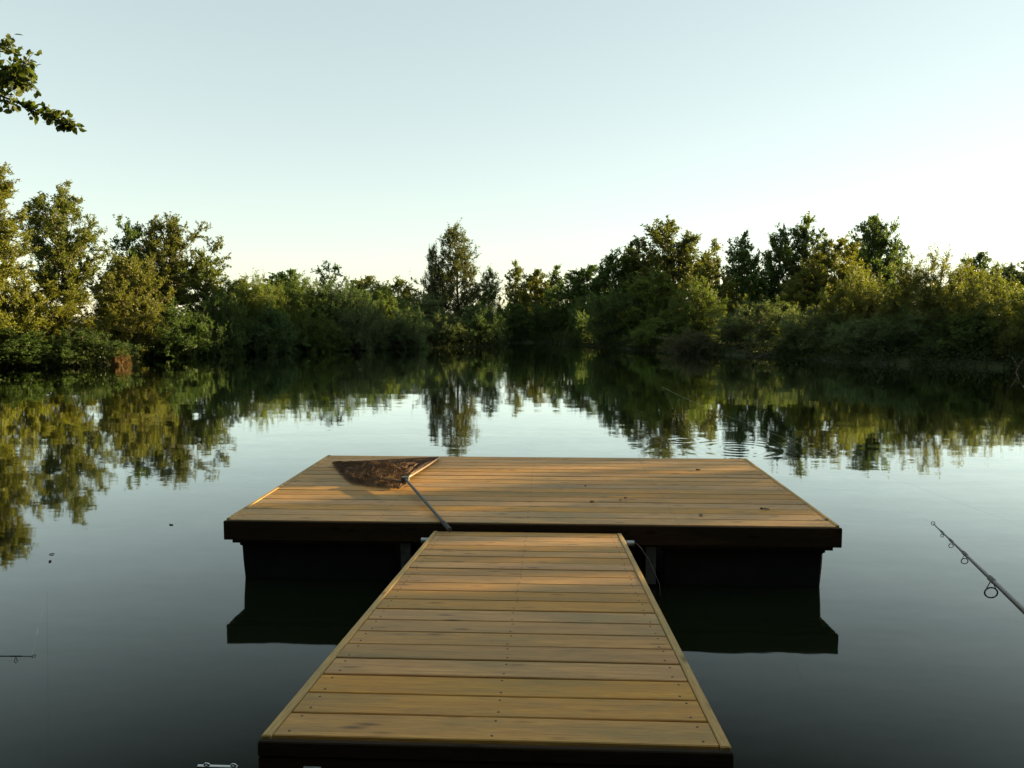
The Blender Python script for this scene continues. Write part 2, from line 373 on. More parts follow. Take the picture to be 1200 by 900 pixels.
# ------------------------------------------------------------------ landing net
B = Vector((-.972, 6.054, .452)); RT = Vector((-.862, 7.19, .425)); LT = Vector((-1.762, 6.86, .425)); HE = Vector((-.462, 4.723, .418))
net = empty('landing_net', (-1.25, 6.4, PT))
tag(net, 'brown mesh landing net with grey handle lying across the platform planks', 'landing net')
O = Vector((-1.25, 6.4, PT))
def npart(mb, name, mat, parent=net, smooth=False): return MB().add([Vector(v)-(O) for v in mb.v], mb.f).build(name, mat, parent, smooth)
def bez(a, c, b, n=12): return [a*(1-t)**2+c*2*t*(1-t)+b*t*t for t in [i/n for i in range(n+1)]]
npart(MB().tube([B, HE], .0105, 12), 'handle', M_alu, smooth=False)
hd = (HE-B).normalized()
npart(MB().tube([HE-hd*.16, HE+hd*.006], .0140, 12), 'handle_grip', M_cork)
npart(MB().box(B.x-.028,B.x+.028,B.y-.022,B.y+.03,B.z-.016,B.z+.016), 'spreader_block', M_alu)
npart(MB().tube(bez(B, Vector((-.80,6.62,.50)), RT), [.0095-.0004*i for i in range(13)], 8), 'frame_arm', M_arm, smooth=True)
npart(MB().tube(bez(B+Vector((0,0,-.02)), Vector((-1.42,6.25,.415)), LT+Vector((0,0,-.008))), [.0095-.0004*i for i in range(13)], 8), 'frame_arm', M_arm, smooth=True)
npart(MB().tube(bez(LT, (LT+RT)/2+Vector((.02,-.03,-.012)), RT), .005, 6), 'cord', M_cord)
def netting(seed, lift, fr_ext, nu=64, nv=46):
    V = []; F = []
    LF = Vector((-1.40, 6.07, .408)); FR = Vector((-.985, 5.87, .408))
    def front(u):
        P = [(0, LT), (.28, Vector((-1.56,6.40,.412))), (.42, LF), (.58, Vector((-1.20,5.95,.408))), (.74, FR), (.80, Vector((-.955,6.0,.425))), (.86, B), (1.0, RT)]
        for (a, p), (b_, q) in zip(P, P[1:]):
            if u <= b_: return p.lerp(q, (u-a)/(b_-a))
        return RT
    for j in range(nv+1):
        v = j/nv
        for i in range(nu+1):
            u = i/nu
            c = LT.lerp(RT, u); f = front(u)
            p = c.lerp(f, v**.9)
            env = math.sin(math.pi*min(1, max(0, v)))*math.sin(math.pi*u)**.6
            q = Vector((p.x*3.2, p.y*3.2, seed*7.3))
            mound = .085*math.exp(-((u-.62)/.26)**2)*math.exp(-((v-.62)/.34)**2)
            fold = abs(mnoise.noise(Vector((u*5+v*2+seed, v*4-u*2, seed))))*.11 + mnoise.noise(Vector((u*14, v*11+u*5, seed+5)))*.022
            p = p + Vector((mnoise.noise(q*2.2)*.03*env, mnoise.noise(q*2.2+Vector((9,4,1)))*.03*env, 0))
            p.z = max(PT+.008+.004*lift, p.z*(1-v*.3)+ (PT+.012)*v*.3 + (mound + fold)*env*lift - .012*env)
            if 0 < i < nu and 0 < j < nv: p += Vector((mnoise.noise(Vector((i*1.7,j*2.3,seed))), mnoise.noise(Vector((i*2.1,j*1.3,seed+3))), 0))*.007
            # small crinkle
            p.z += abs(mnoise.noise(Vector((u*60, v*45, seed*3))))*.006
            V.append(p)
    for j in range(nv):
        for i in range(nu):
            a = j*(nu+1)+i; F.append((a, a+1, a+nu+2, a+nu+1))
    mb = MB(); mb.v = V; mb.f = F
    o = npart(mb, 'netting', M_net)
    wf = o.modifiers.new('wire', 'WIREFRAME'); wf.thickness = .0033; wf.use_replace = True; wf.use_even_offset = False; wf.use_boundary = True
    return o
netting(1.3, 1.0, 0, 92, 66); netting(4.1, .5, 0, 88, 62)

# ------------------------------------------------------------------ little things on the boards
lf = []
for i, (x, y) in enumerate([(.437,5.541),(.638,5.603),(.679,5.659),(1.389,6.746),(1.122,5.186),(1.564,5.37),(1.593,5.371),(1.905,5.125),(.412,6.05)]):
    r2 = random.Random(i+20); s = r2.uniform(.011, .018); V = []; F = []
    for k in range(7):
        q = 2*math.pi*k/7; rr = s*(1 if k % 2 else .7); V.append((rr*1.5*math.cos(q), rr*math.sin(q), .002+abs(r2.gauss(.004,.004))))
    V.append((0,0,.003)); V += [(v[0],v[1],v[2]-.0015) for v in V]
    F = [(7,k,(k+1)%7) for k in range(7)] + [(15,8+(k+1)%7,8+k) for k in range(7)] + [(k,8+k,8+(k+1)%7,(k+1)%7) for k in range(7)]
    o = MB().add(V, F).build('fallen_leaf', M_dead, None, loc=(x, y, PT+.0035)); o.rotation_euler.z = r2.uniform(0, 6)
    tag(o, 'tiny curled dark dead leaf lying on the platform planks', 'leaf', 'dead leaves on the platform')
for i, (x, y) in enumerate([(-3.42,5.46),(-3.33,5.3),(-2.95,6.3)]):
    r2 = random.Random(i+60); s = r2.uniform(.010,.016); V = [(s*1.5*math.cos(2*math.pi*k/8), s*.7*math.sin(2*math.pi*k/8), .003+.006*r2.random()) for k in range(8)]
    V += [(v[0],v[1],v[2]-.003) for v in V]
    F = [tuple(range(8)), tuple(range(15,7,-1))] + [(k,8+k,8+(k+1)%8,(k+1)%8) for k in range(8)]
    o = MB().add(V, F).build('floating_leaf', M_dead, None, loc=(x, y, 0)); o.rotation_euler.z = r2.uniform(0, 6)
    tag(o, 'small dark leaf floating on the open water beside the platform', 'leaf', 'leaves floating on the pond')

# ------------------------------------------------------------------ fishing rods
def fishing_rod(tip, d, length, guides, label, r_butt, water_pt, grip=.5, taper=1.0, sag=.04):
    tip = Vector(tip); d = Vector(d).normalized()
    root = empty('fishing_rod', tip+d*length); tag(root, label, 'fishing rod', 'fishing rods on their rests'); O_ = tip+d*length
    def part(mb, name, mat, smooth=False): return MB().add([Vector(v)-O_ for v in mb.v], mb.f).build(name, mat, root, smooth)
    ts = [0, .08, .3, .6, 1.0, 1.6, length]
    rs = [.0016, .0022, .0036, .0052, .0070, .0085, r_butt]
    part(MB().tube([tip+d*t for t in ts], [r*taper for r in rs], 10), 'blank', M_rodblank)
    part(MB().tube([tip+d*(length-grip), tip+d*(length+.02)], r_butt*1.45, 12), 'grip', M_cork)
    dn = Vector((0,0,-1)); prev = []
    side = d.cross(Vector((0,0,1))).normalized(); dn = side.cross(d).normalized()
    if dn.z > 0: dn = -dn
    for s, R in guides:
        c0 = tip+d*s; rr = np.interp(s, ts, rs)*taper
        c = c0+dn*(rr+R*1.95)
        mb = MB().ring(c, d+dn*.25, R, R*.11+.0004, 24, 6)
        for q in (-1, 1):
            mb.tube([c0+dn*rr*.7+side*q*R*.12, c+side*q*R*.72-dn*R*.72], max(.0005, R*.09), 5)
        part(mb, 'guide', M_rodblank, False)
        part(MB().tube([c0-d*.022, c0-d*.015, c0+d*.015, c0+d*.022], [rr*1.05, rr*1.35, rr*1.35, rr*1.05], 10), 'whipping', M_alu)
        prev.append(c)
    part(MB().ring(tip-d*.007, d+side*.6+Vector((0,0,.5)), .0055, .0011, 18, 6), 'tip_ring', M_rodblank, False)
    pts = [tip-d*.007]+prev+[tip+d*(length-grip-.05)+dn*.02]
    part(MB().tube([Vector(p) for p in pts], .0003, 4), 'line', M_line)
    wp = Vector(water_pt); mid = [tip.lerp(wp, t)+Vector((0,0,-sag*math.sin(math.pi*t))) for t in [i/10 for i in range(11)]]
    part(MB().tube(mid, [.00012+.0002*i/10 for i in range(11)], 4), 'line', M_line)
    return root
rt = Vector((1.381,2.614,1.028)); rdir = Vector((1.201,1.803,1.040))-rt
fishing_rod(rt, rdir, 2.9, [(.11,.0045),(.215,.0062),(.36,.0085),(.60,.0145),(1.05,.02)], 'dark carbon fishing rod with round line guides over open water right of the gangway', .0125, (3.4,14.5,-.02))
fishing_rod((-1.473,2.347,.643), (-1,-.04,0), 2.8, [(.05,.0065),(.24,.0075),(.5,.011),(.9,.016)], 'thin fishing rod tip held level over the dark water left of the gangway', .0125, (-3.002,4.755,-.01), taper=.9, sag=.0)
def rod_rest(x, y, ztop, label, head=.03):
    z0 = min(gz(x, y), ztop-.2)-.12
    root = empty('rod_rest', (x, y, z0)); tag(root, label, 'rod rest', 'rod rests')
    MB().tube([(0,0,0),(0,0,ztop-z0-head)], .006, 10).build('stick', M_chrome, root)
    MB().tube([(-.03,0,ztop-z0),(-.022,0,ztop-z0-head*.7),(0,0,ztop-z0-head),(.022,0,ztop-z0-head*.7),(.03,0,ztop-z0)], .005, 8).build('cradle', M_rodblank, root)
    return root
u = rdir.normalized(); p = rt+u*1.75; rod_rest(p.x, p.y, p.z+.012, 'steel rod rest holding the fishing rod right of the gangway')
p = Vector((-1.473,2.347,.643))+Vector((-1,-.04,0)).normalized()*2.0; q = rod_rest(p.x, p.y, p.z+.012, 'steel rod rest holding the level rod left of the gangway'); q.rotation_euler.z = math.pi/2
# empty buzz bar standing beside the gangway, only its top edge in view
bb = empty('rod_bar', (-.562, 1.593, gz(-.562,1.593)-.1)); tag(bb, 'bright steel rod bar with two ring collars beside the gangway end', 'rod bar')
zb = .747-bb.location.z
MB().tube([(0,0,0),(0,0,zb)], .006, 10).build('stick', M_chrome, bb)
MB().tube([(-.043,0,zb),(.043,0,zb)], .0045, 10).build('crossbar', M_chrome, bb)
for x in (-.024, .034): MB().ring((x,0,zb+.004), (0,1,.6), .0055, .0022, 16, 6).build('collar', M_chrome, bb)
# a cast line crossing the pond
fl = MB(); a = Vector((1.694,2.528,1.016)); b_ = Vector((2.894,19.9,-.02))
tag(fl.tube([a.lerp(b_, t)+Vector((0,0,-.05*math.sin(math.pi*t))) for t in [i/12 for i in range(13)]], [.0002+.0010*i/12 for i in range(13)], 5).build('fishing_line', M_line), 'pale nylon fishing line slanting down into the middle of the pond', 'fishing line')

# ------------------------------------------------------------------ trees
def frames(n, rng):
    v = rng.normal(size=(n,3)); return v/np.linalg.norm(v, axis=1, keepdims=True)
def unit(v): return v/(np.linalg.norm(v, axis=-1, keepdims=True)+1e-9)
def tubes_np(S, E, r0, r1, n, bend=None):
    """many straight or once-bent tapered tubes"""
    M_ = (S+E)/2 if bend is None else bend
    rings = [S, M_, E]; rad = [r0, (r0+r1)/2, r1]
    d = unit(E-S); a = unit(np.cross(d, np.array([.3,.2,1.0]))); b = np.cross(d, a); k = len(S)
    V = np.zeros((k, 3, n, 3))
    for i in range(3):
        for j in range(n):
            q = 2*math.pi*j/n; V[:,i,j] = rings[i] + (a*math.cos(q)+b*math.sin(q))*np.asarray(rad[i]).reshape(-1,1)
    base = (np.arange(k)*3*n)[:,None]; F = []
    for i in range(2):
        for j in range(n):
            j2 = (j+1) % n; F.append(np.concatenate([base+i*n+j, base+i*n+j2, base+(i+1)*n+j2, base+(i+1)*n+j], 1))
    return V.reshape(-1,3), np.concatenate(F)
def leaves_np(P, axis, nrm, ln, wd, rng):
    n_ = len(P); axis = unit(axis); side = unit(np.cross(axis, nrm)); nn = np.cross(side, axis)
    ln = ln*rng.uniform(.65, 1.2, (n_,1)); wd = wd*rng.uniform(.7, 1.2, (n_,1)); fold = rng.uniform(.05,.3,(n_,1))
    V = np.stack([P, P+axis*ln*.5+side*wd*.5+nn*wd*fold, P+axis*ln, P+axis*ln*.5-side*wd*.5+nn*wd*fold], 1)
    i = np.arange(n_)*4
    F = np.concatenate([np.stack([i,i+1,i+2],1), np.stack([i,i+2,i+3],1)])
    return V.reshape(-1,3), F
def make_plant(kind, seed, H, R, prof, n=(46,9,7,9), leaf=(.10,.06), stems=1, clear=.06, upturn=.25, spread=.9, sprig=.0, trunk_r=.09, lobes=.22, droop=0.0):
    rng = np.random.default_rng(seed); n1, n2, n3, n4 = n; n4 = int(n4*2.0); leaf = (leaf[0]*1.02, leaf[1]*1.08)
    pt = np.array([p[0] for p in prof]); pr = np.array([p[1] for p in prof])
    ph = rng.uniform(0, 6.28, 8); am = rng.normal(size=8)
    def lobe(phi, t): return 1 + lobes*(np.sin(2*phi+ph[0])*am[0]*.5 + np.sin(3*phi+5*t+ph[1])*am[1]*.5 + np.sin(5*phi-9*t+ph[2])*am[2]*.35 + np.sin(13*t+phi+ph[3])*am[3]*.4)
    wts = np.interp(np.linspace(pt[0],1,200), pt, pr)+.12; cdf = np.cumsum(wts)/wts.sum()
    t = np.interp((np.arange(n1)+rng.uniform(0,1,n1))/n1, cdf, np.linspace(pt[0],1,200))
    phi = np.arange(n1)*2.39996 + rng.uniform(-.5,.5,n1)
    r = np.interp(t, pt, pr)*R*np.clip(lobe(phi,t),.35,1.6)*np.sqrt(rng.uniform(.35,1.05,n1))
    lean = rng.normal(size=2)*.05*H
    def axis_at(z): return np.stack([lean[0]*(z/H)**1.6, lean[1]*(z/H)**1.6, z], 1)
    E = np.stack([r*np.cos(phi), r*np.sin(phi), t*H], 1) + np.c_[axis_at(t*H)[:,:2], np.zeros(n1)]
    if stems == 1:
        zs = np.clip(t*H - r*.75 - .12*H*rng.uniform(0,1,n1), clear*H, .96*H); S = axis_at(zs)
    else:
        sa = rng.uniform(0, 6.28, n1); S = np.stack([.12*R*np.cos(phi), .12*R*np.sin(phi), np.full(n1,.0)], 1)
    bend = (S+E)/2 + np.c_[np.zeros((n1,2)), np.linalg.norm(E-S,axis=1)*(-.08 if stems == 1 else .16)] + rng.normal(size=(n1,3))*.06
    ld = unit(E-bend)
    # sub-branches
    u = rng.uniform(.25, 1.0, (n1,n2,1)); u[:,0] = .98
    A = S[:,None]*(1-u)**2 + bend[:,None]*2*u*(1-u) + E[:,None]*u*u
    dirs = unit(ld[:,None]*.55 + rng.normal(size=(n1,n2,3))*spread*.55 + np.array([0,0,upturn]))
    sl = (rng.uniform(.22,.5,(n1,n2,1))*R*.62 + .12)
    E2 = A + dirs*sl
    # twigs
    u2 = rng.uniform(.15,1.0,(n1,n2,n3,1)); A3 = A[:,:,None]*(1-u2) + E2[:,:,None]*u2
    d3 = unit(dirs[:,:,None]*.6 + rng.normal(size=(n1,n2,n3,3))*spread*.6 + np.array([0,0,upturn*.9-droop]))
    tl = rng.uniform(.12,.36,(n1,n2,n3,1))*(.6+.2*R)
    if sprig:
        k = rng.uniform(0,1,(n1,n2,n3,1)) < sprig; d3 = np.where(k, unit(d3*.35+np.array([0,0,1.0])), d3); tl = np.where(k, tl*1.9+.1, tl)
    u4 = rng.uniform(0.05,1.05,(n1,n2,n3,n4,1)); P = (A3[:,:,:,None] + (d3*tl)[:,:,:,None]*u4).reshape(-1,3)
    P += rng.normal(size=P.shape)*.022
    ax = (np.broadcast_to(d3[:,:,:,None], (n1,n2,n3,n4,3)).reshape(-1,3))*.6 + rng.normal(size=P.shape)*.6
    nm = rng.normal(size=P.shape)*.75 + np.array([0,0,.25]) + unit(P-np.array([0,0,H*.45]))*.35
    tint = np.clip(rng.normal(.45,.16,(n1,n2,n3,n4)) + rng.normal(0,.07,(n1,n2,1,1)) + rng.normal(0,.05,(n1,1,1,1)), 0, 1).reshape(-1)
    keep = P[:,2] > .03*H*rng.uniform(0,1,len(P)); P, ax, nm, tint = P[keep], ax[keep], nm[keep], tint[keep]
    V, F = leaves_np(P, ax, nm, leaf[0], leaf[1], rng)
    crown = np_mesh(kind+'_crown', V, [F], False, np.repeat(tint, 4)); crown.materials.append(M_leaf)
    # wood
    parts = []
    if stems == 1:
        zz = np.linspace(-.3, .97*H, 9); ap = axis_at(np.maximum(zz,0)); ap[:,2] = zz; ap[1:-1,:2] += rng.normal(size=(7,2))*.03
        mb = MB().tube([tuple(p) for p in ap], [trunk_r*(1.25 if i == 0 else 1-.115*i) for i in range(9)], 9)
        TV = np.array([tuple(v) for v in mb.v]); TF = np.array([f for f in mb.f if len(f) == 4]); parts.append((TV, TF))
    lr = trunk_r*rng.uniform(.22,.4,n1) if stems == 1 else np.full(n1, trunk_r*.4)
    parts.append(tubes_np(S if stems == 1 else S-np.array([0,0,.25]), E, lr, lr*.3, 5, bend))
    A_, E_ = A.reshape(-1,3), E2.reshape(-1,3); parts.append(tubes_np(A_, E_, np.full(len(A_),.012), np.full(len(A_),.004), 3))
    VV = []; FF = []; c = 0
    for v, f in parts: VV.append(v); FF.append(f+c); c += len(v)
    trunk = np_mesh(kind+'_trunk', np.concatenate(VV), [np.concatenate(FF)], True); trunk.materials.append(M_bark)
    return dict(H=float(np.percentile(P[:,2], 99.7)), R=float(np.percentile(np.hypot(P[:,0], P[:,1]), 96)), crown=crown, trunk=trunk)
P_ROUND = [(.08,.45),(.2,.8),(.45,1),(.7,.88),(.88,.55),(1,.12)]
P_DOME = [(.02,.85),(.15,1),(.4,1),(.62,.86),(.82,.58),(1,.14)]
P_SPIRE = [(.04,.75),(.18,1),(.42,.97),(.66,.72),(.86,.45),(1,.12)]
P_HIGH = [(.34,.35),(.46,.75),(.64,1),(.82,.85),(1,.25)]
P_TOP = [(.12,.5),(.35,.75),(.62,1),(.84,.85),(1,.3)]
PROTO = {
 'round_a': make_plant('round_a', 11, 5.0, 1.9, P_ROUND, (64,10,7,9), (.095,.06), spread=.95, lobes=.16),
 'round_b': make_plant('round_b', 12, 5.0, 1.9, P_ROUND, (42,10,7,9), (.095,.06), lobes=.35),
 'round_c': make_plant('round_c', 13, 5.5, 1.9, P_TOP, (50,10,7,9), (.09,.058), lobes=.2),
 'alder_a': make_plant('alder_a', 14, 5.5, 1.6, P_SPIRE, (52,8,7,8), (.09,.06), upturn=.1, lobes=.2),
 'alder_b': make_plant('alder_b', 15, 6.0, 1.5, P_SPIRE, (44,8,7,8), (.09,.06), upturn=.15, lobes=.26),
 'fluffy': make_plant('fluffy', 16, 6.5, 1.9, [(.03,.9),(.2,1),(.4,.9),(.6,.62),(.8,.42),(1,.08)], (64,9,7,8), (.075,.04), upturn=.5, sprig=.12, lobes=.35),
 'high_a': make_plant('high_a', 17, 7.0, 1.6, P_HIGH, (46,9,7,9), (.085,.05), clear=.3, spread=1.0, lobes=.14, upturn=.3, trunk_r=.10),
 'high_b': make_plant('high_b', 18, 6.0, 2.0, P_HIGH, (46,9,7,9), (.085,.055), clear=.25, spread=1.0, lobes=.22, upturn=.3, trunk_r=.10),
 'big_left': make_plant('big_left', 19, 7.0, 2.0, [(.04,.9),(.2,1),(.42,.8),(.58,.55),(.75,.42),(.9,.28),(1,.1)], (80,10,8,9), (.075,.05), upturn=.22, lobes=.32, trunk_r=.14),
 'oaky': make_plant('oaky', 20, 4.0, 1.8, P_ROUND, (60,9,8,8), (.078,.055), lobes=.35, trunk_r=.08),
 'willow_a': make_plant('willow_a', 21, 4.0, 2.1, P_DOME, (92,9,7,8), (.11,.03), stems=5, upturn=.4, sprig=.10, trunk_r=.07),
 'willow_b': make_plant('willow_b', 22, 4.0, 2.1, P_DOME, (92,9,7,8), (.11,.03), stems=5, upturn=.4, sprig=.10, lobes=.32, trunk_r=.07),
 'willow_c': make_plant('willow_c', 23, 3.0, 2.0, P_DOME, (64,9,7,8), (.10,.028), stems=5, upturn=.35, sprig=.14, lobes=.30, trunk_r=.06),
 'shrub_a': make_plant('shrub_a', 24, 2.6, 1.6, P_DOME, (60,9,7,8), (.085,.05), stems=5, upturn=.25, lobes=.3, trunk_r=.05),
 'shrub_b': make_plant('shrub_b', 25, 2.6, 1.6, P_DOME, (60,9,7,8), (.075,.045), stems=5, upturn=.15, lobes=.36, droop=.2, trunk_r=.05),
 'thin': make_plant('thin', 26, 4.5, 1.0, [(.35,.4),(.55,.8),(.75,1),(1,.3)], (18,6,5,6), (.09,.06), clear=.3, trunk_r=.05, spread=1.1),
 'brush': make_plant('brush', 27, 1.2, .9, P_DOME, (30,7,5,5), (.07,.035), stems=4, upturn=.1, lobes=.4, trunk_r=.05),
}
fwd = Vector((-math.sin(YAW), math.cos(YAW), 0)); rgt = Vector((math.cos(YAW), math.sin(YAW), 0))
GREEN = (.094,.120,.025); DARK = (.064,.096,.026); OLIVE = (.108,.116,.024); GREY = (.085,.110,.048); YEL = (.125,.125,.022); RUST = (.13,.065,.025); BLUEG = (.065,.096,.038)
count = {}
def plant_at(x, y, H, R, kind, color, name, label, cat, group):
    pr = PROTO[kind]; z0 = max(.0, gz(x, y))-.04; k = count.get(kind, 0); count[kind] = k+1
    r2 = random.Random(hash((kind, k)) if False else (sum(map(ord, kind))*31+k*7))
    root = empty(name, (x, y, z0), r2.uniform(0, 6.28) if k else .4)
    tag(root, label, cat, group)
    sx = R/pr['R']; sz = (H-z0)/pr['H']
    for nm in ('trunk', 'crown'):
        o = link(nm if cat == 'tree' else ('stems' if nm == 'trunk' else 'foliage'), pr[nm], None, root); o.scale = (sx, sx, sz)
        if nm == 'crown':
            j = r2.uniform(.88, 1.12); o.color = (color[0]*j*r2.uniform(.94,1.06), color[1]*j, color[2]*j, 1)
    return root
def plant(px, d, ytop, rpx, kind, color, name, label, cat, group):
    """surveyed: bearing, distance, how high the top stands above eye level, half width"""
    p = CAM + fwd*d + rgt*((px-600)/FPX*d)
    return plant_at(p.x, p.y, 1.697+(371-ytop)/FPX*d, rpx/FPX*d, kind, color, name, label, cat, group)
GL, GC, GR = 'trees and bushes on the left bank', 'trees and bushes round the far inlet', 'trees and bushes on the right bank'
T, S_ = ('tree', 'tree'), ('bush', 'bush')
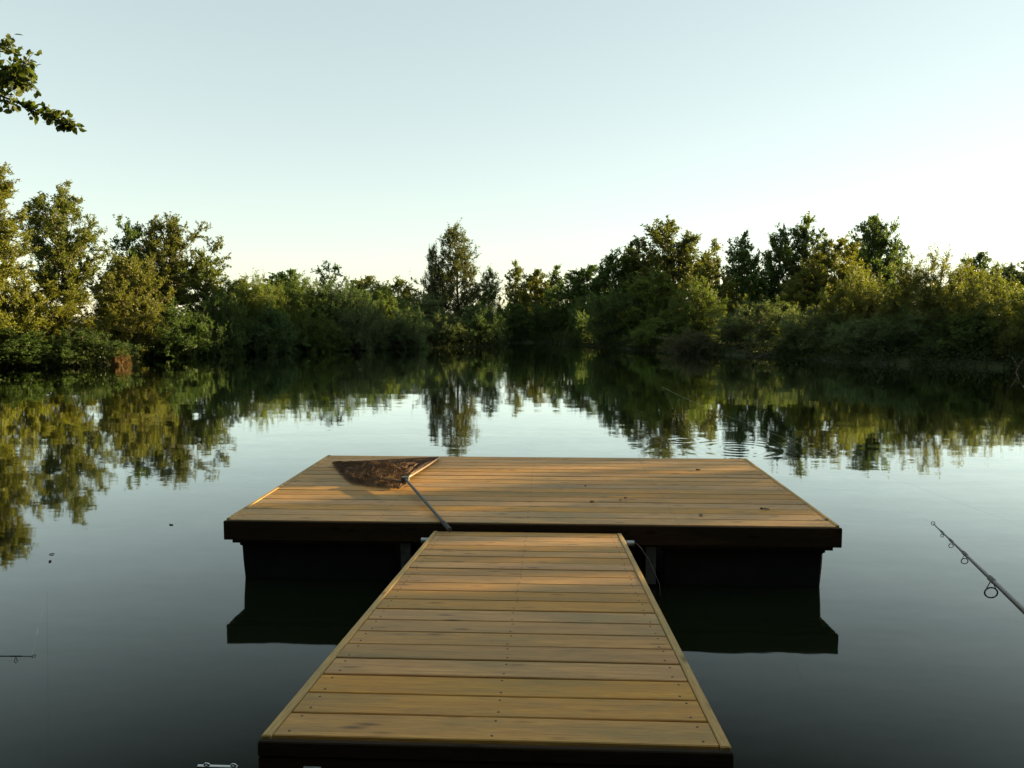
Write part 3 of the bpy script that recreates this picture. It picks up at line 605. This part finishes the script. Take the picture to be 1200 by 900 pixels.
TABLE = [
 # left bank
 (-16, 28.0, 198, 64, 'big_left', YEL, 'tree', 'tallest tree of the left bank with broad sunlit yellow green crown', 'tree', GL),
 (80, 34, 221, 42, 'high_a', OLIVE, 'tree', 'tall slender tree with airy oval crown and bare lower trunk', 'tree', GL),
 (148, 37, 258, 30, 'thin', DARK, 'tree', 'thin tree with dark loose top beside the airy lobed crown', 'tree', GL),
 (196, 38, 256, 52, 'high_b', OLIVE, 'tree', 'loose crowned tree with lobed olive top behind the left shrubs', 'tree', GL),
 (148, 32.5, 304, 52, 'oaky', (.115,.108,.022), 'tree', 'low spreading tree with olive brown sunlit leaves above the rusty brush', 'tree', GL),
 (62, 29.6, 334, 50, 'round_b', YEL, 'tree', 'small yellow green tree between the tallest left tree and the spreading tree', 'tree', GL),
 (20, 27.6, 384, 60, 'shrub_a', DARK, 'bush', 'dark shrub at the foot of the tallest left tree', 'bush', GL),
 (95, 28.2, 386, 48, 'shrub_b', DARK, 'bush', 'dark low shrub overhanging the water beside the rusty brush', 'bush', GL),
 (140, 28.2, 411, 11, 'brush', RUST, 'bush', 'small rusty brown dead brush at the water edge', 'bush', GL),
 (200, 34.0, 358, 46, 'shrub_a', DARK, 'bush', 'dark green shrub under the loose crowned tree at the waterline', 'bush', GL),
 (243, 37, 298, 40, 'alder_a', GREEN, 'tree', 'pointed dark alder at the end of the sunlit left trees', 'tree', GL),
 (262, 36.0, 342, 38, 'shrub_b', DARK, 'bush', 'rounded dark shrub below the pointed alder', 'bush', GL),
 (298, 39.5, 326, 40, 'willow_b', GREEN, 'bush', 'tall green willow bush next to the pointed alder', 'bush', GL),
 (318, 37.8, 362, 36, 'shrub_a', BLUEG, 'bush', 'low dark shrub in front of the tall green willow', 'bush', GL),
 (352, 42.5, 330, 42, 'willow_a', GREEN, 'bush', 'rounded willow bush in front of the dark round background tree', 'bush', GL),
 (372, 39.6, 366, 34, 'shrub_b', GREEN, 'bush', 'low shrub touching the water below the bare looking sapling', 'bush', GL),
 (402, 43, 332, 42, 'willow_b', BLUEG, 'bush', 'blue green willow bush below the sparse sapling', 'bush', GL),
 (424, 41, 356, 38, 'willow_c', GREY, 'bush', 'low grey green willow dome at the water, tallest of the low domes', 'bush', GL),
 (448, 45.5, 336, 40, 'willow_a', GREEN, 'bush', 'green willow bush halfway between sparse sapling and fluffy pointed tree', 'bush', GL),
 (470, 42.8, 362, 38, 'willow_c', GREY, 'bush', 'pale grey green willow dome leaning over the waterline', 'bush', GL),
 (492, 47, 346, 36, 'willow_b', GREY, 'bush', 'soft grey willow bush left of the fluffy pointed tree', 'bush', GL),
 (520, 45.5, 368, 36, 'willow_c', GREY, 'bush', 'small grey willow dome at the foot of the fluffy pointed tree', 'bush', GL),
 (560, 46.5, 356, 30, 'willow_a', BLUEG, 'bush', 'rounded willow bush on the point beside the dark inlet', 'bush', GL),
 (335, 60, 318, 36, 'round_a', DARK, 'tree', 'dark round headed tree rising behind the left willows', 'tree', GL),
 (390, 50, 308, 20, 'thin', GREEN, 'tree', 'sparse sapling with see through top above the willows', 'tree', GL),
 (286, 55, 328, 32, 'round_b', OLIVE, 'tree', 'rounded background tree just behind the pointed alder', 'tree', GL),
 (425, 58, 326, 30, 'round_a', OLIVE, 'tree', 'low sunlit background tree behind the sparse sapling', 'tree', GL),
 (468, 58, 328, 32, 'round_b', OLIVE, 'tree', 'low sunlit background tree left of the fluffy pointed tree', 'tree', GL),
 (538, 53, 268, 46, 'fluffy', (.085,.088,.030), 'tree', 'tall fluffy pointed tree standing alone above the willows', 'tree', GL),
 (511, 52, 290, 22, 'fluffy', (.065,.080,.028), 'tree', 'smaller fluffy tree joined to the tall pointed one', 'tree', GL),
 # the inlet
 (575, 52, 316, 24, 'fluffy', GREEN, 'tree', 'feathery young tree right behind the rounded bush on the point', 'tree', GC),
 (602, 60, 308, 18, 'alder_b', OLIVE, 'tree', 'narrow young tree with small knobbed top at the inlet', 'tree', GC),
 (627, 62, 319, 26, 'round_a', OLIVE, 'tree', 'round topped sunlit tree at the back of the inlet', 'tree', GC),
 (655, 60, 313, 20, 'alder_b', DARK, 'tree', 'narrow dark tree with pointed top at the back of the inlet', 'tree', GC),
 (604, 54, 356, 30, 'shrub_a', DARK, 'bush', 'dark shrub filling the back of the inlet', 'bush', GC),
 (640, 54.5, 352, 32, 'shrub_b', DARK, 'bush', 'very dark shrub at the water under the inlet trees', 'bush', GC),
 # right bank
 (682, 55, 314, 34, 'round_a', DARK, 'tree', 'dark tree at the start of the slope of crowns beside the inlet', 'tree', GR),
 (716, 54, 300, 34, 'round_b', DARK, 'tree', 'dark tree halfway up the slope of crowns', 'tree', GR),
 (748, 54, 288, 34, 'alder_a', GREEN, 'tree', 'dark tree next to the broad high crowned tree', 'tree', GR),
 (792, 52, 262, 52, 'round_c', (.075,.082,.020), 'tree', 'broad high crowned tree, highest between inlet and sunlit gap', 'tree', GR),
 (832, 47, 300, 30, 'round_b', OLIVE, 'tree', 'sunlit tree on the flank of the broad high crowned tree', 'tree', GR),
 (690, 49, 345, 34, 'shrub_b', DARK, 'bush', 'dark hanging shrub at the mouth of the inlet', 'bush', GR),
 (726, 45, 340, 36, 'willow_b', DARK, 'bush', 'dark willow bush overhanging the right waterline near the inlet', 'bush', GR),
 (770, 44, 318, 40, 'round_b', GREEN, 'tree', 'leafy green tree leaning over the water below the broad crown', 'tree', GR),
 (770, 41, 372, 36, 'shrub_a', GREEN, 'bush', 'mid green shrub at the waterline below the leaning tree', 'bush', GR),
 (812, 41, 330, 36, 'willow_a', GREEN, 'bush', 'tall green willow bush in front of the broad high crowned tree', 'bush', GR),
 (852, 43, 326, 22, 'alder_b', YEL, 'tree', 'narrow yellow lit tree standing in the sunlit gap', 'tree', GR),
 (815, 37.5, 386, 34, 'brush', (.085,.075,.045), 'bush', 'brownish twiggy bush at the water in front of the green willow', 'bush', GR),
 (890, 36.5, 352, 50, 'willow_c', GREY, 'bush', 'pale dome shaped willow on the waterline below the dark alders', 'bush', GR),
 (876, 45, 278, 34, 'alder_a', DARK, 'tree', 'first dark alder right of the sunlit gap', 'tree', GR),
 (909, 46, 272, 32, 'round_b', DARK, 'tree', 'slim dark alder between two others against bright sky', 'tree', GR),
 (946, 45, 257, 38, 'alder_b', GREEN, 'tree', 'tallest pointed alder of the right bank', 'tree', GR),
 (985, 40, 284, 40, 'round_c', YEL, 'tree', 'backlit yellow green tree beside the tallest pointed alder', 'tree', GR),
 (1020, 47, 258, 38, 'round_a', DARK, 'tree', 'dark round headed tree high against the bright sky', 'tree', GR),
 (940, 40, 320, 40, 'round_b', OLIVE, 'tree', 'sunlit olive tree below the tallest pointed alder', 'tree', GR),
 (880, 48, 330, 36, 'shrub_a', YEL, 'bush', 'yellow backlit bush behind the pale dome willow', 'bush', GR),
 (955, 33.6, 362, 46, 'willow_b', GREY, 'bush', 'grey green willow bush beside the pale dome willow', 'bush', GR),
 (1010, 33.5, 318, 48, 'willow_a', OLIVE, 'bush', 'tall willow with sunlit olive top below the dark round headed tree', 'bush', GR),
 (1012, 30.8, 372, 46, 'willow_c', GREY, 'bush', 'low shaded willow at the waterline below the sunlit willow', 'bush', GR),
 (1085, 31.5, 303, 62, 'willow_b', (.105,.112,.028), 'bush', 'largest willow bush with spiky sunlit top on the right bank', 'bush', GR),
 (1080, 29.8, 360, 54, 'willow_c', BLUEG, 'bush', 'dark low willow in front of the largest willow', 'bush', GR),
 (1158, 29, 322, 48, 'willow_a', OLIVE, 'bush', 'sunlit willow bush beside the largest willow', 'bush', GR),
 (1145, 28.4, 366, 52, 'shrub_a', DARK, 'bush', 'dark shrub at the water below the far hazy trees', 'bush', GR),
 (1215, 27, 336, 50, 'willow_b', OLIVE, 'bush', 'willow bush at the bare pole end of the right bank', 'bush', GR),
 (1200, 27.4, 376, 44, 'shrub_b', DARK, 'bush', 'dark shrub at the bare pole end of the right bank', 'bush', GR),
 (1138, 75, 300, 28, 'round_a', BLUEG, 'tree', 'round hazy tree far behind the right willows', 'tree', GR),
 (1172, 78, 314, 26, 'round_b', BLUEG, 'tree', 'lower hazy tree beside the round hazy one', 'tree', GR),
 (1206, 76, 309, 30, 'round_c', BLUEG, 'tree', 'hazy tree at the end of the far row behind the willows', 'tree', GR),
]
for row in TABLE: plant(*row)
# trees on the banks beside and behind the photographer: they shade the jetty
for (x, y, H, R, kind) in [(-9,-3,9,3.4,'round_a'),(-5.6,-6.5,9.5,3.6,'round_b'),(-1.6,-6.0,9,3.4,'round_a'),(2.6,-7.0,9.5,3.6,'round_a'),(6.4,-6.0,9,3.4,'round_b'),(10.5,-4.5,9,3.4,'round_a'),(-12,1.5,8,3.0,'round_b'),
      (-4,-2.6,3.2,2.0,'shrub_a'),(3.6,-2.4,3.2,2.0,'shrub_b'),(-1.4,-4.2,3.4,2.2,'shrub_a'),(1.2,-4.0,3.4,2.2,'shrub_b')]:
    plant_at(x, y, H, R, kind, DARK, 'tree' if H > 5 else 'bush', 'dense tall tree on the bank behind the gangway' if H > 5 else 'dense bush on the bank behind the gangway', 'tree' if H > 5 else 'bush', 'trees behind the gangway' if H > 5 else 'bushes behind the gangway')
OUT = 'trees on the near banks around the jetty'
for (x, y, H, R, kind, col) in [
   (19.0,24.0,4.6,2.2,'willow_a',GREEN),(20.5,20.5,5.2,2.0,'round_b',GREEN),(19.5,17.0,4.9,2.1,'willow_b',GREEN),(19.2,13.8,2.5,1.6,'shrub_a',GREEN),(18.8,10.3,3.8,1.2,'thin',GREEN),(18.9,12.2,4.4,1.1,'round_b',GREEN),
   (18.6,8.0,5.2,2.0,'round_b',GREEN),(15.6,4.6,5.4,2.2,'round_a',GREEN),(12.0,.4,5.6,2.2,'round_c',DARK),(24.0,18.0,6.0,2.2,'round_c',DARK),(23.0,9.5,5.6,2.2,'round_a',DARK),
   (-2.2,-1.6,7.0,2.3,'high_b',DARK),(8.0,-1.8,6.0,2.2,'round_b',DARK),(4.6,-4.2,6.5,2.4,'round_a',DARK),(.5,-4.6,6.2,2.4,'round_c',DARK),(-3.6,-3.6,6.4,2.4,'round_b',DARK),(-21,21,6.0,2.2,'round_a',YEL),(-19.5,15.5,5.5,2.2,'round_b',YEL)]:
    low = kind[:3] in ('wil', 'shr')
    plant_at(x, y, H, R, kind, col, 'bush' if low else 'tree', 'leafy bush on the near bank around the jetty' if low else 'leafy tree on the near bank around the jetty', 'bush' if low else 'tree', 'bushes on the near banks around the jetty' if low else OUT)

# undergrowth hiding the foot of the bank
rng = np.random.default_rng(77)
A = SH; Bq = np.roll(SH, -1, 0); ln = np.linalg.norm(Bq-A, axis=1)
sel = [i for i in range(len(SH)) if i <= 16 or i >= 24]
pts = []
for i in sel:
    k = int(ln[i]*60); tt = rng.uniform(0,1,(k,1)); base = A[i]+(Bq[i]-A[i])*tt
    nrm = np.array([Bq[i][1]-A[i][1], -(Bq[i][0]-A[i][0])])/ln[i]
    pts.append(base - nrm*rng.uniform(-.35, .9, (k,1)))
tuft = np.concatenate(pts); sdist = shore_sd(tuft); tuft = tuft[sdist > -.4]; k = len(tuft)
hh = rng.uniform(.15,.75,(k,1,1)); mleaf = 14
uu = rng.uniform(0,1,(k,mleaf,1))
dirx = rng.normal(size=(k,mleaf,3))*.35; dirx[...,2] = 1
base3 = np.c_[tuft, np.maximum(ground_z(tuft), 0)][:,None]
Pq = (base3 + dirx*hh*uu).reshape(-1,3)
Vq, Fq = leaves_np(Pq, rng.normal(size=Pq.shape)*.6+np.array([0,0,.5]), rng.normal(size=Pq.shape)+np.array([0,0,.4]), .11, .04, rng)
ug = link('undergrowth', np_mesh('undergrowth', Vq, [Fq], False, np.repeat(np.clip(rng.normal(.45,.2,len(Pq)),0,1), 4)), M_leaf); ug.color = (.045,.058,.018,1)
tag(ug, 'low weeds and grasses along the water edge', 'undergrowth', kind='stuff')

# bare twigs and a pole on the right bank
def branchy(name, label, x, y, z, segs, r, mat=M_bark):
    o = empty(name, (x, y, z)); tag(o, label, 'branch')
    for s in segs: MB().tube(s, [r*(1-.6*i/(len(s)-1)) for i in range(len(s))], 6).build('twig', mat, o, smooth=True)
    return o
M_bare = simple('bare_wood', (.07,.055,.04), .9, 0, .3, 20)
p = CAM+fwd*32.4+rgt*((884-600)/FPX*32.4)
branchy('dead_branch', 'bare dead branch poking out of the pale dome willow at the waterline', p.x, p.y, .02,
        [[(0,0,0),(-.3,-.1,.28),(-.8,-.2,.34),(-1.0,-.2,.5)],[(0,0,0),(.35,-.1,.18),(.7,-.1,.24)],[(-.3,-.1,.28),(-.5,-.2,.55)]], .022, M_bare)
p = CAM+fwd*24.6+rgt*((1190-600)/FPX*24.6)
branchy('bare_pole', 'thin bare pole leaning out of the water by the right bank', p.x, p.y, -.3, [[(-.08,0,0),(.1,0,.45),(.42,0,.95)],[(.1,0,.45),(-.05,.1,.8)]], .012, M_bare)

# ------------------------------------------------------------------ tree with the branch reaching into the sky at the left
ot = empty('overhanging_tree', (-6.3, 5.6, gz(-6.3,5.6)-.05)); tag(ot, 'leafy branch of a near tree reaching out against the open sky', 'tree')
OO = ot.location.copy()
tb = MB().tube([Vector(v)-OO for v in [(-6.3,5.6,0),(-6.25,5.7,1.5),(-6.1,5.8,3.0),(-6.0,5.9,4.6),(-5.9,5.9,6.0)]], [.15,.13,.11,.08,.04], 10); tb.build('trunk', M_bark, ot, smooth=True)
limb = [Vector(v) for v in [(-6.1,5.85,3.3),(-5.55,6.6,3.62),(-5.1,6.94,3.64),(-4.66,6.97,3.62),(-4.37,6.97,3.50),(-4.16,6.97,3.42),(-4.02,6.975,3.345)]]
up1 = [Vector(v) for v in [(-5.3,6.8,3.62),(-4.95,6.95,3.75),(-4.62,7.0,3.86),(-4.44,7.0,3.90)]]
up2 = [Vector(v) for v in [(-5.55,6.6,3.62),(-5.1,6.9,3.9),(-4.8,7.0,4.02),(-4.62,7.0,4.07)]]
up3 = [Vector(v) for v in [(-4.95,6.95,3.75),(-4.62,6.9,3.74),(-4.42,6.9,3.72)]]
rng = np.random.default_rng(9); P = []; AX = []
mb = MB()
def along(line, t):
    f = t*(len(line)-1); i = min(int(f), len(line)-2); return line[i].lerp(line[i+1], f-i), (line[i+1]-line[i]).normalized()
for line, r0, cnt, tw, tmin in ((limb,.018,46,.11,.25),(up1,.010,46,.17,.1),(up2,.010,34,.15,.1),(up3,.008,40,.15,.1)):
    mb.tube([p_-OO for p_ in line], [r0*(1-.85*i/(len(line)-1)) for i in range(len(line))], 6)
    for j in range(cnt):
        t = tmin+(1-tmin)*(j+rng.uniform(0,1))/cnt; c, dr = along(line, t)
        v = Vector(rng.normal(size=3)*.7)+dr*.7; v.normalize(); l_ = tw*rng.uniform(.5,1.2)*(.55 if line is limb and t > .72 else 1)
        e = c+v*l_; mb.tube([c-OO, e-OO], [.0035,.0015], 4)
        for q in range(7):
            f = rng.uniform(.1,1.05); P.append(c.lerp(e, f)+Vector(rng.normal(size=3)*.012)); AX.append(v*.6+Vector(rng.normal(size=3)*.7)+Vector((0,0,-.25)))
mb.build('branch', M_bark, ot)
P = np.array([tuple(p_-OO) for p_ in P]); AX = unit(np.array([tuple(a_) for a_ in AX])); k = len(P)
nm = rng.normal(size=(k,3))*.7+np.array([0,-.2,.6]); sd_ = unit(np.cross(AX, nm)); nn = np.cross(sd_, AX)
l_ = rng.uniform(.05,.078,(k,1)); w_ = l_*rng.uniform(.55,.72,(k,1)); fo = rng.uniform(.05,.3,(k,1))*w_
VV = np.stack([P, P+AX*l_*.28+sd_*w_*.42+nn*fo, P+AX*l_*.62+sd_*w_*.46+nn*fo, P+AX*l_*1.0, P+AX*l_*.62-sd_*w_*.46+nn*fo, P+AX*l_*.28-sd_*w_*.42+nn*fo], 1).reshape(-1,3)
i6 = np.arange(k)*6; FF = np.concatenate([np.stack([i6,i6+1,i6+2,i6+3],1), np.stack([i6,i6+3,i6+4,i6+5],1)])
lo = link('leaves', np_mesh('branch_leaves', VV, [FF], False, np.repeat(np.clip(rng.normal(.5,.2,k),0,1), 6)), M_leaf, ot); lo.color = (.062,.078,.016,1); lo['kind'] = 'stuff'
